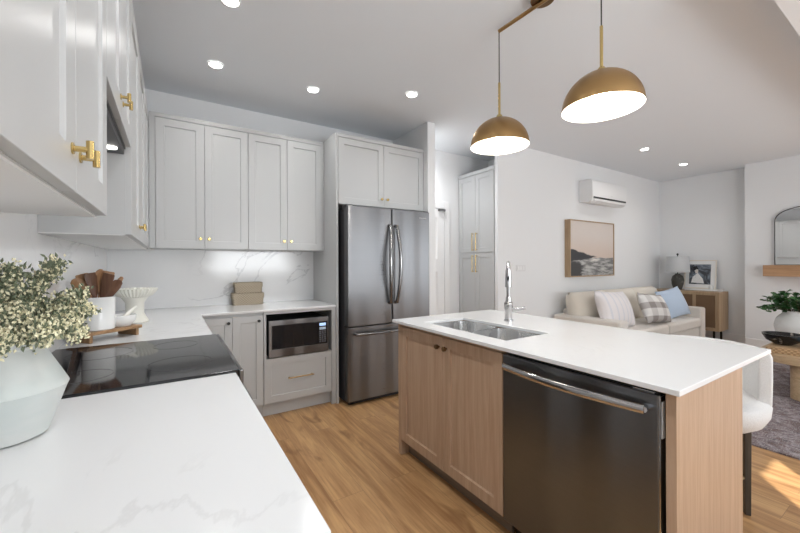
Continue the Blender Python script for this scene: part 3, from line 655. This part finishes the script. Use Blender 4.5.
# blossom sprays
def spray(base, tip, bend, nb, spread, green):
    b, t = Vector(base), Vector(tip); c = (b+t)/2 + Vector(bend)
    pt = lambda s: b*(1-s)**2 + c*2*s*(1-s) + t*s*s
    root = thing('blossom_spray', base, 'cream and grey-green blossom spray standing in the pale green vase', 'flower', 'blossom sprays in the vase')
    mb = MB(); mb.tube([pt(k/8) for k in range(9)], 0.0028, 6, True, 0.001)
    lv = MB(); bl = MB()
    for i in range(nb):
        s = 0.32 + 0.68*random.random()**0.8; p = pt(s); rad = spread*(1.15-s*0.75)
        o = Vector((random.gauss(0, 1), random.gauss(0, 1), random.gauss(0, 0.8)+0.35)).normalized()*rad*random.random()**0.5
        q = p + o
        if q.z < 1.118: q.z = 1.118 + random.random()*0.03
        q.x = max(q.x, -0.428)
        if random.random() < 0.25: mb.tube([p, q], 0.0009, 3)
        for j in range(6):
            e = q + Vector((random.gauss(0, .008), random.gauss(0, .008), random.gauss(0, .008))); e.x = max(e.x, -0.428)
            R = Euler((random.random()*6, random.random()*6, random.random()*6)).to_matrix()
            isg = random.random() < green
            L, W = (random.uniform(.005, .009), random.uniform(.0018, .003)) if isg else (random.uniform(.0035, .0062), random.uniform(.0022, .0035))
            tgt = lv if isg else bl
            P = [tgt.v(e + R @ Vector(k)) for k in ((-L, 0, 0), (0, -W, 0.002), (L, 0, 0), (0, W, 0.002), (0, 0, -0.003))]
            tgt.f([P[0], P[1], P[4]]); tgt.f([P[1], P[2], P[4]]); tgt.f([P[2], P[3], P[4]]); tgt.f([P[3], P[0], P[4]]); tgt.f([P[0], P[1], P[2], P[3]])
    mb.build('stem', M['stem'], root); lv.build('leaves', M['greyleaf'], root, smooth=False); bl.build('blossoms', M['bloom'], root, smooth=False)
c0 = (-0.315, 1.14, 1.08)
for k, (tip, bend, nb, sp, g) in enumerate([
        ((-0.215, 1.12, 1.305), (-0.03, 0, 0.03), 170, 0.026, 0.6), ((-0.29, 1.10, 1.285), (0, 0, 0.03), 150, 0.036, 0.62), ((-0.34, 1.08, 1.26), (-0.01, 0, 0.02), 150, 0.045, 0.55),
        ((-0.178, 1.18, 1.225), (-0.03, 0, 0.05), 130, 0.012, 0.4), ((-0.165, 1.16, 1.185), (-0.01, 0, 0.05), 170, 0.026, 0.3), ((-0.175, 1.10, 1.135), (0, 0, 0.07), 170, 0.030, 0.25),
        ((-0.22, 1.05, 1.15), (0, 0, 0.06), 210, 0.045, 0.3), ((-0.29, 1.02, 1.14), (0, 0, 0.06), 210, 0.05, 0.3), ((-0.37, 1.16, 1.23), (0, 0, 0.04), 150, 0.045, 0.5),
        ((-0.265, 1.20, 1.20), (0, 0, 0.03), 110, 0.028, 0.45), ((-0.27, 1.06, 1.20), (0, 0, 0.02), 210, 0.045, 0.4)]):
    spray((c0[0]+0.012*math.cos(k), c0[1]+0.012*math.sin(k), c0[2]), tip, bend, nb, sp, g)

# riser, crock, utensils
RA = math.radians(40); RC = Vector((-0.283, 2.392, 0))
def rloc(a, b): return Vector((RC.x + a*math.cos(RA) - b*math.sin(RA), RC.y + a*math.sin(RA) + b*math.cos(RA), 0))
rs = thing('riser', (RC.x, RC.y, 0.915), 'small dark wooden riser on the counter holding crock and mortar', 'stand')
T = Matrix.Translation((RC.x, RC.y, 0)) @ Matrix.Rotation(RA, 4, 'Z')
MB(T).box(-0.135, 0.135, -0.075, 0.075, 0.952, 0.968).build('top', M['riser'], rs, 0.002)
for a in (-0.12, 0.105): MB(T).box(a, a+0.015, -0.07, 0.07, 0.9155, 0.952).build('leg', M['riser'], rs, 0.002)
p = rloc(-0.035, 0.0)
MB_ = MB().lathe([(0.064, 0), (0.067, 0.003), (0.067, 0.163), (0.066, 0.165), (0.062, 0.163), (0.061, 0.01)], (p.x, p.y, 0.9685), 40)
solo(MB_, 'crock', M['ceramic'], 'white ceramic utensil crock on the wooden riser', 'crock')
cr = p.copy()
def utensil(name, label, lx, ly, L, kind, mat, yaw=0.0, sx=0.0, sy=0.0):   # lx, ly = lean along x and y (slope), yaw turns the blade
    up = Vector((lx, ly, 1)).normalized(); n = Vector((0.12 + math.sin(yaw), -math.cos(yaw), 0)); n = (n - up*n.dot(up)).normalized(); r = n.cross(up) * -1
    o = Vector((cr.x - 0.09*lx + sx, cr.y - 0.09*ly + sy, 0.984))
    T = Matrix(((r.x, -n.x, up.x, o.x), (r.y, -n.y, up.y, o.y), (r.z, -n.z, up.z, o.z), (0, 0, 0, 1)))
    mb = MB(T); mb.tube([(0, 0, 0), (0, 0, L*0.62)], 0.0055, 8)
    prof = {'spoon': ((0.006, 0), (0.022, 0.02), (0.029, 0.055), (0.030, 0.085), (0.021, 0.112), (0.007, 0.122)),
            'spatula': ((0.007, 0), (0.016, 0.02), (0.023, 0.06), (0.028, 0.105), (0.027, 0.122), (0.024, 0.126)),
            'paddle': ((0.006, 0), (0.010, 0.02), (0.012, 0.06), (0.011, 0.10), (0.008, 0.115), (0.002, 0.118))}[kind]
    th = 0.007 if kind == 'spoon' else 0.004
    mb.loft([[(w_*math.cos(2*PI*q/14), th*math.sin(2*PI*q/14) + (0.012*math.sin(PI*z/0.122) if kind == 'spoon' else 0), L*0.57+z) for q in range(14)] for w_, z in prof])
    return solo(mb, name, mat, label, 'utensil', 'utensils in the crock')
utensil('wooden_spoon', 'broad light wooden spoon leaning far left out of the crock', -0.62, 0.0, 0.285, 'spoon', M['utwood'], -0.2, 0, -0.012)
utensil('wooden_spatula', 'light wooden spatula leaning left behind the broad spoon', -0.40, 0.16, 0.285, 'spatula', M['utwood'], 0.3)
utensil('wooden_spatula', 'dark wooden spatula left of centre in the crock', -0.17, -0.05, 0.262, 'spatula', M['utdark'], 0.6, 0, -0.012)
utensil('wooden_spoon', 'tallest wooden spoon in the middle of the crock', 0.04, 0.06, 0.295, 'spoon', M['utwood'], 0.9)
utensil('wooden_spatula', 'dark wooden spatula right of centre in the crock', 0.26, -0.06, 0.262, 'spatula', M['utdark'], -0.5, 0, -0.012)
utensil('wooden_spatula', 'light wooden spatula at the back right of the crock', 0.20, 0.14, 0.28, 'spatula', M['utwood'], 0.1)
utensil('wooden_spoon', 'dark wooden spoon leaning far right out of the crock', 0.62, 0.0, 0.265, 'spoon', M['utdark'], 0.5)
utensil('wooden_paddle', 'thin light wooden stick leaning right behind the dark spoon', 0.60, 0.16, 0.305, 'paddle', M['utwood'], 0.0)
p = rloc(0.075, -0.006)
mo = thing('mortar', (p.x, p.y, 0.968), 'small white mortar bowl on the riser in front of the crock', 'mortar')
MB().lathe([(0.040, 0), (0.043, 0.004), (0.061, 0.03), (0.064, 0.056), (0.061, 0.058), (0.055, 0.03), (0.02, 0.012)], (p.x, p.y, 0.9685), 36).build('bowl', M['ceramic'], mo)
mb = MB(); mb.tube([(p.x-0.005, p.y-0.01, 0.995), (p.x+0.03, p.y+0.02, 1.035), (p.x+0.062, p.y+0.045, 1.062)], 0.012, 12, True, 0.008)
solo(mb, 'pestle', M['cream'], 'white pestle resting in the small mortar', 'pestle')
mb = MB(); mb.lathe([(0.075, 0), (0.078, 0.006), (0.05, 0.06), (0.052, 0.13), (0.075, 0.165)], (-0.2, 2.95, 0.9155), 44, True, False)
cs = thing('compote', (-0.2, 2.95, 0.915), 'cream fluted pedestal bowl standing behind the utensil crock', 'bowl')
mb.build('pedestal', M['cream'], cs)
mb = MB(); mb.lathe([(0.06, 0.160), (0.095, 0.175), (0.120, 0.205), (0.126, 0.222), (0.119, 0.222), (0.09, 0.185), (0.02, 0.175)], (-0.2, 2.95, 0.9155), 144, True, True, 0.022, 36); mb.build('fluted_dish', M['cream'], cs)
# boards leaning on the left wall
def lean_board(y0, y1, h, th, x_foot, name, mat, label, cat):
    ang = math.radians(12); T = Matrix.Translation((x_foot, 0, 0.9165)) @ Matrix.Rotation(-ang, 4, 'Y')
    mb = MB(T); lp = []
    r = 0.015
    prof = [(y0+r, 0), (y1-r, 0), (y1, r), (y1, h-r), (y1-r, h), (y0+r, h), (y0, h-r), (y0, r)]
    mb.loft([[(0, a, b) for a, b in prof], [(th, a, b) for a, b in prof]])
    return solo(mb, name, mat, label, 'board', bev=0.002)
lean_board(2.28, 2.50, 0.24, 0.016, -0.385, 'cutting_board', M['walnut'], 'dark walnut board leaning on the wall behind the crock', 'board')
lean_board(2.40, 2.565, 0.20, 0.012, -0.362, 'marble_board', M['whiteboard'], 'white speckled board leaning against the walnut one', 'board')
# baskets
for z0, z1, i, lab in ((0.9155, 1.026, 0.0, 'lower and wider of two lidded woven baskets on the back counter'), (1.0275, 1.125, 0.018, 'upper, smaller lidded woven basket stacked on the wider one')):
    t = thing('basket', (0.615, 3.66, z0), lab, 'basket')
    x0, x1, y0, y1 = 0.475+i, 0.755-i*0.6, 3.585+i*0.5, 3.735-i*0.5; h = z1-z0
    MB().loft([rrect(x0+0.008, x1-0.008, y0+0.008, y1-0.008, z0, 0.02), rrect(x0+0.006, x1-0.006, y0+0.006, y1-0.006, z0+h*0.6, 0.02)]).build('body', M['basket'], t)
    MB().loft([rrect(x0, x1, y0, y1, z0+h*0.55, 0.022), rrect(x0, x1, y0, y1, z1-0.006, 0.022), rrect(x0+0.006, x1-0.006, y0+0.006, y1-0.006, z1, 0.02)]).build('lid', M['basket'], t)

# ------------------------------------------------------------------ living room
ac = thing('air_conditioner', (5.56, YA, 2.17), 'white wall-mounted split air conditioner above the seascape painting', 'air conditioner')
prof = [(YA-0.001, 2.19), (2.92, 2.17), (2.868, 2.20), (2.855, 2.26), (2.855, 2.46), (2.87, 2.495), (2.90, 2.505), (YA-0.001, 2.505)]
MB().loft([[(x, y, z) for y, z in prof] for x in (5.10, 6.07)]).build('housing', M['white'], ac, 0.006)
mb = MB(); mb.loft([[(x, y, z) for y, z in ((2.90, 2.168), (2.860, 2.195), (2.853, 2.222), (2.862, 2.226), (2.91, 2.185))] for x in (5.16, 6.02)]); mb.build('louver', M['white'], ac)
mb = MB(); mb.loft([[(x, y, z) for y, z in ((2.852, 2.228), (2.852, 2.252), (2.858, 2.252), (2.858, 2.228))] for x in (5.13, 6.04)]); mb.build('vent_slot', M['black'], ac)
MB().box(5.60, 5.64, 2.852, 2.856, 2.29, 2.30).build('badge', M['socket'], ac)
ar = thing('painting', (5.335, 3.01, 1.50), 'framed seascape painting with pale sky on the living room wall', 'painting')
MB().box(4.757, 5.913, 2.985, 3.03, 1.108, 1.897).build('canvas', M['seascape'], ar)
mb = MB(); a, b, c, d = 4.74, 5.93, 1.092, 1.913
for q in ((a, a+0.016, c, d), (b-0.016, b, c, d), (a+0.016, b-0.016, c, c+0.016), (a+0.016, b-0.016, d-0.016, d)): mb.box(q[0], q[1], 2.975, YA-0.001, q[2], q[3])
mb.build('frame', M['sideoak'], ar)
t = thing('wall_switch', (3.78, YA, 1.20), 'white switch plate on the wall behind the faucet', 'switch')
MB().box(3.70, 3.88, YA-0.007, YA-0.0005, 1.19, 1.27).build('plate', M['socket'], t, 0.002)
for k in range(3): MB().box(3.722+k*0.048, 3.752+k*0.048, YA-0.011, YA-0.007, 1.205, 1.255).build('rocker', M['white'], t)

so = thing('sofa', (5.7, 2.6, 0), 'cream linen sofa against the living room wall behind the island', 'sofa')
MB().box(4.62, 6.83, 2.18, 3.0, 0.09, 0.30).build('base', M['sofa'], so, 0.02)
for a, b in ((4.40, 4.62), (6.83, 7.0)): MB().box(a, b, 2.15, 3.02, 0.09, 0.60).build('arm', M['sofa'], so, 0.03, seg=3)
MB().box(4.62, 6.83, 2.86, 3.02, 0.30, 0.66).build('back', M['sofa'], so, 0.03)
for a, b in ((4.625, 5.72), (5.73, 6.825)): MB().box(a, b, 2.15, 2.86, 0.30, 0.45).build('seat_cushion', M['sofa'], so, 0.04, seg=4)
for i, a in enumerate((4.50, 5.30, 6.06)):
    T = Matrix.Translation((a+0.39, 2.79, 0.655)) @ Matrix.Rotation(-0.22, 4, 'X')
    MB(T).pillow(0.84, 0.50, 0.30, 14, 0.02, 4).build('back_cushion', M['sofaback'], so, ang=80)
for x in (4.5, 6.9):
    for y in (2.25, 2.95): MB().cyl((x, y, 0.013 if y < 2.7 else 0.001), (x, y, 0.09), 0.025, 12).build('leg', M['darkwood'], so)
def cushion(x, y, z, w_, h, t_, rx, rz, ry, mat, label):
    o = MB().pillow(w_, h, t_, 16, 0.07).build('throw_pillow', mat, None, ang=80)
    o.location = (x, y, z); o.rotation_euler = Euler((rx, ry, rz)); return tag(o, label, 'pillow', 'throw pillows on the sofa')
cushion(4.90, 2.45, 0.685, 0.80, 0.50, 0.26, -0.35, 0.05, 0.06, M['stripe'], 'large white throw pillow at the left end of the sofa')
cushion(5.72, 2.33, 0.655, 0.72, 0.43, 0.20, -0.38, 0.0, 0.10, M['plaid'], 'grey and white plaid throw pillow on the sofa')
cushion(6.50, 2.40, 0.675, 0.50, 0.45, 0.18, -0.35, -0.25, -0.16, M['pilblue'], 'light blue throw pillow beside the sofa arm')

sb = thing('sideboard', (7.46, 2.53, 0), 'oak sideboard with dark woven door fronts in the far corner', 'sideboard')
X0, X1, Y0, Y1 = 7.25, 7.66, 2.06, 3.0
mb = MB(); mb.box(X0, X1, Y0, Y1, 0.79, 0.82); mb.box(X0, X1, Y0, Y1, 0.20, 0.23); mb.box(X0, X1, Y0, Y0+0.03, 0.23, 0.79); mb.box(X0, X1, Y1-0.03, Y1, 0.23, 0.79); mb.box(X1-0.02, X1, Y0+0.03, Y1-0.03, 0.23, 0.79)
mb.build('body', M['sideoak'], sb, 0.002)
for k in range(3):
    a = Y0+0.03+k*(Y1-Y0-0.06)/3; b = a+(Y1-Y0-0.06)/3; mb = MB(); s = 0.022
    for q in ((a+.002, a+s, 0.232, 0.788), (b-s, b-.002, 0.232, 0.788), (a+s, b-s, 0.232, 0.232+s), (a+s, b-s, 0.788-s, 0.788)): mb.box(X0+0.002, X0+0.022, q[0], q[1], q[2], q[3])
    d = mb.build('door', M['sideoak'], sb); MB().box(X0+0.010, X0+0.016, a+s, b-s, 0.232+s, 0.788-s).build('woven_panel', M['cane'], d)
for x in (X0+0.05, X1-0.05):
    for y in (Y0+0.08, Y1-0.08): MB().box(x-0.012, x+0.012, y-0.012, y+0.012, 0.001, 0.20).build('leg', M['black'], sb)
lm = thing('table_lamp', (7.45, 2.68, 0.82), 'table lamp with grey drum shade and dark ceramic base on the sideboard', 'lamp')
MB().lathe([(0.055, 0.0), (0.06, 0.01), (0.085, 0.10), (0.092, 0.17), (0.075, 0.235), (0.04, 0.265), (0.035, 0.28)], (7.45, 2.68, 0.8205), 32).build('base', M['lampbase'], lm)
MB().cyl((7.45, 2.68, 1.09), (7.45, 2.68, 1.435), 0.008, 10).build('rod', M['black'], lm)
MB().lathe([(0.172, 1.125), (0.160, 1.40), (0.156, 1.40), (0.168, 1.125), (0.172, 1.125)], (7.45, 2.68, 0), 40, False, False).build('shade', M['shade'], lm)
MB().cyl((7.45, 2.52, 1.385), (7.45, 2.84, 1.385), 0.004, 8).build('spider', M['black'], lm)
MB().sphere((7.45, 2.68, 1.437), 0.017, 12, 8).build('finial', M['black'], lm)
solo(MB().box(7.50, 7.64, 2.10, 2.60, 0.8205, 0.846), 'book', M['page'], 'flat pale book under the framed print on the sideboard', 'book', bev=0.003)
pf = thing('framed_print', (7.6, 2.42, 0.847), 'white framed dark figure print leaning behind the lamp', 'picture')
lean = math.radians(7); T = Matrix.Translation((7.585, 2.42, 0.848)) @ Matrix.Rotation(lean, 4, 'Y')
mb = MB(T); a, b, h, s = -0.22, 0.22, 0.49, 0.018
for q in ((a, a+s, 0, h), (b-s, b, 0, h), (a+s, b-s, 0, s), (a+s, b-s, h-s, h)): mb.box(0, 0.022, q[0], q[1], q[2], q[3])
mb.build('frame', M['sofaback'], pf)
MB(T).box(0.008, 0.016, a+s, b-s, s, h-s).build('mat_board', M['page'], pf)
MB(T).box(0.006, 0.008, -0.145, 0.15, 0.075, 0.415).build('print', M['print'], pf)
for poly, mat in (([(-0.06, 0.09), (0.12, 0.10), (0.10, 0.20), (0.03, 0.27), (-0.04, 0.17)], M['whiteboard']), ([(0.03, 0.27), (0.06, 0.26), (0.075, 0.31), (0.05, 0.34), (0.025, 0.32)], M['sofa']), ([(0.02, 0.33), (0.09, 0.31), (0.10, 0.37), (0.05, 0.39)], M['black'])):
    mb = MB(T); mb.loft([[(0.006, p_, q_) for p_, q_ in poly], [(0.0045, p_, q_) for p_, q_ in poly]]); mb.build('figure', mat, pf, smooth=False)
mb = MB(); mb.lathe([(0.026, 0), (0.028, 0.003), (0.028, 0.062), (0.025, 0.062), (0.024, 0.006)], (7.53, 2.245, 0.8465), 24); solo(mb, 'candle_cup', M['ceramic'], 'tiny white cup in front of the framed print', 'cup')

solo(MB().box(7.28, 7.479, -0.5, 1.575, 1.09, 1.25), 'mantel_shelf', M['mantel'], 'thick oak mantel shelf on the fireplace wall at right', 'mantel', bev=0.004)
mr = thing('mirror', (7.46, 1.0, 1.25), 'arched black-rimmed mirror standing on the oak mantel', 'mirror')
def arch(w_, h, z0, n=24):
    pts = [(1.0+w_, z0), ]; e = 2.6; r = 0.22
    for k in range(n+1):
        a = PI*k/n; c, s = math.cos(a), math.sin(a)
        pts.append((1.0 + w_*math.copysign(abs(c)**(2/e), c), h-r + r*abs(s)**(2/e)))
    pts.append((1.0-w_, z0)); return pts
o_, i_ = arch(0.485, 2.09, 1.2515), arch(0.478, 2.083, 1.2585)
mb = MB(); mb.loft([[(7.455, y, z) for y, z in o_], [(7.435, y, z) for y, z in o_], [(7.435, y, z) for y, z in i_], [(7.455, y, z) for y, z in i_], [(7.455, y, z) for y, z in o_]], False, False); mb.build('frame', M['black'], mr)
mb = MB(); mb.loft([[(7.450, y, z) for y, z in i_], [(7.444, y, z) for y, z in i_]]); mb.build('glass', M['mirror'], mr, smooth=False)

rug = solo(MB().box(3.46, 6.75, -0.9, 2.45, 0.001, 0.012), 'rug', M['rug'], 'mottled grey and plum area rug under the coffee table', 'rug')
ctb = thing('coffee_table', (5.45, 0.72, 0.012), 'pale oak coffee table with round column legs on the rug', 'coffee table')
MB().loft([rrect(4.80, 6.25, 0.15, 1.13, 0.345, 0.30, 10), rrect(4.80, 6.25, 0.15, 1.13, 0.42, 0.30, 10)]).build('top', M['oaklight'], ctb, 0.006)
for x, y in ((4.98, 0.78), (5.95, 0.93), (4.98, 0.42), (5.95, 0.40)): MB().cyl((x, y, 0.0125), (x, y, 0.345), 0.11, 32).build('leg', M['oaklight'], ctb)
tr = solo(MB().box(4.90, 5.42, 0.66, 1.04, 0.4205, 0.475), 'tray', M['traywood'], 'woven wooden tray on the coffee table under the black bowl', 'tray', bev=0.004)
bk = thing('book', (5.07, 0.76, 0.475), 'pale blue book lying on the woven tray by the white planter', 'book')
MB().box(4.93, 5.22, 0.675, 0.80, 0.480, 0.502).build('pages', M['page'], bk); mb = MB(); mb.box(4.92, 5.225, 0.67, 0.805, 0.4755, 0.480); mb.box(4.92, 5.225, 0.67, 0.805, 0.502, 0.506); mb.box(5.22, 5.225, 0.67, 0.805, 0.480, 0.502); mb.build('cover', M['bluecover'], bk)
mb = MB(); mb.lathe([(0.06, 0), (0.065, 0.004), (0.125, 0.04), (0.152, 0.09), (0.155, 0.105), (0.145, 0.105), (0.115, 0.055), (0.05, 0.02)], (5.14, 0.965, 0.4755), 44)
bw = solo(mb, 'bowl', M['blackmarble'], 'black marbled shallow bowl on the coffee table', 'bowl')
pp = thing('potted_plant', (5.62, 0.93, 0.42), 'green leafy plant in a rough white planter on the coffee table', 'plant')
MB().lathe([(0.10, 0), (0.115, 0.006), (0.185, 0.12), (0.20, 0.19), (0.18, 0.27), (0.135, 0.325), (0.13, 0.345), (0.14, 0.355), (0.128, 0.355), (0.12, 0.33), (0.02, 0.315)], (5.62, 0.93, 0.4205), 44).build('planter', M['roughwhite'], pp)
sm, lf = MB(), MB()
for k in range(44):
    a = random.random()*2*PI; L = random.uniform(0.08, 0.27); up = random.uniform(0.03, 0.24)
    b = Vector((5.62+0.06*math.cos(a), 0.93+0.06*math.sin(a), 0.735)); t = b + Vector((math.cos(a)*L, math.sin(a)*L, up)); c = (b+t)/2 + Vector((0, 0, 0.07))
    pt = lambda s: b*(1-s)**2 + c*2*s*(1-s) + t*s*s
    sm.tube([pt(i/6) for i in range(7)], 0.003, 5, True, 0.0012)
    for i in range(16):
        s = 0.3+0.7*i/15; q = pt(s); sd = 1 if i % 2 else -1
        d = Vector((-math.sin(a)*sd, math.cos(a)*sd, random.uniform(-0.2, 0.6))).normalized(); d = (d + Vector((random.gauss(0, .3), random.gauss(0, .3), random.gauss(0, .2)))).normalized()
        n_ = d.cross(Vector((random.gauss(0, .4), random.gauss(0, .4), 1))).normalized(); l, w_ = random.uniform(.05, .07), random.uniform(.019, .026)
        up_ = n_.cross(d)*0.005
        P = [lf.v(x) for x in (q, q+d*l*.35+n_*w_+up_, q+d*l*.75+n_*w_*.8+up_, q+d*l, q+d*l*.75-n_*w_*.8+up_, q+d*l*.35-n_*w_+up_)]
        lf.f([P[0], P[1], P[2], P[3]]); lf.f([P[0], P[3], P[4], P[5]])
sm.build('stems', M['stem'], pp); lf.build('leaves', M['leaf'], pp)
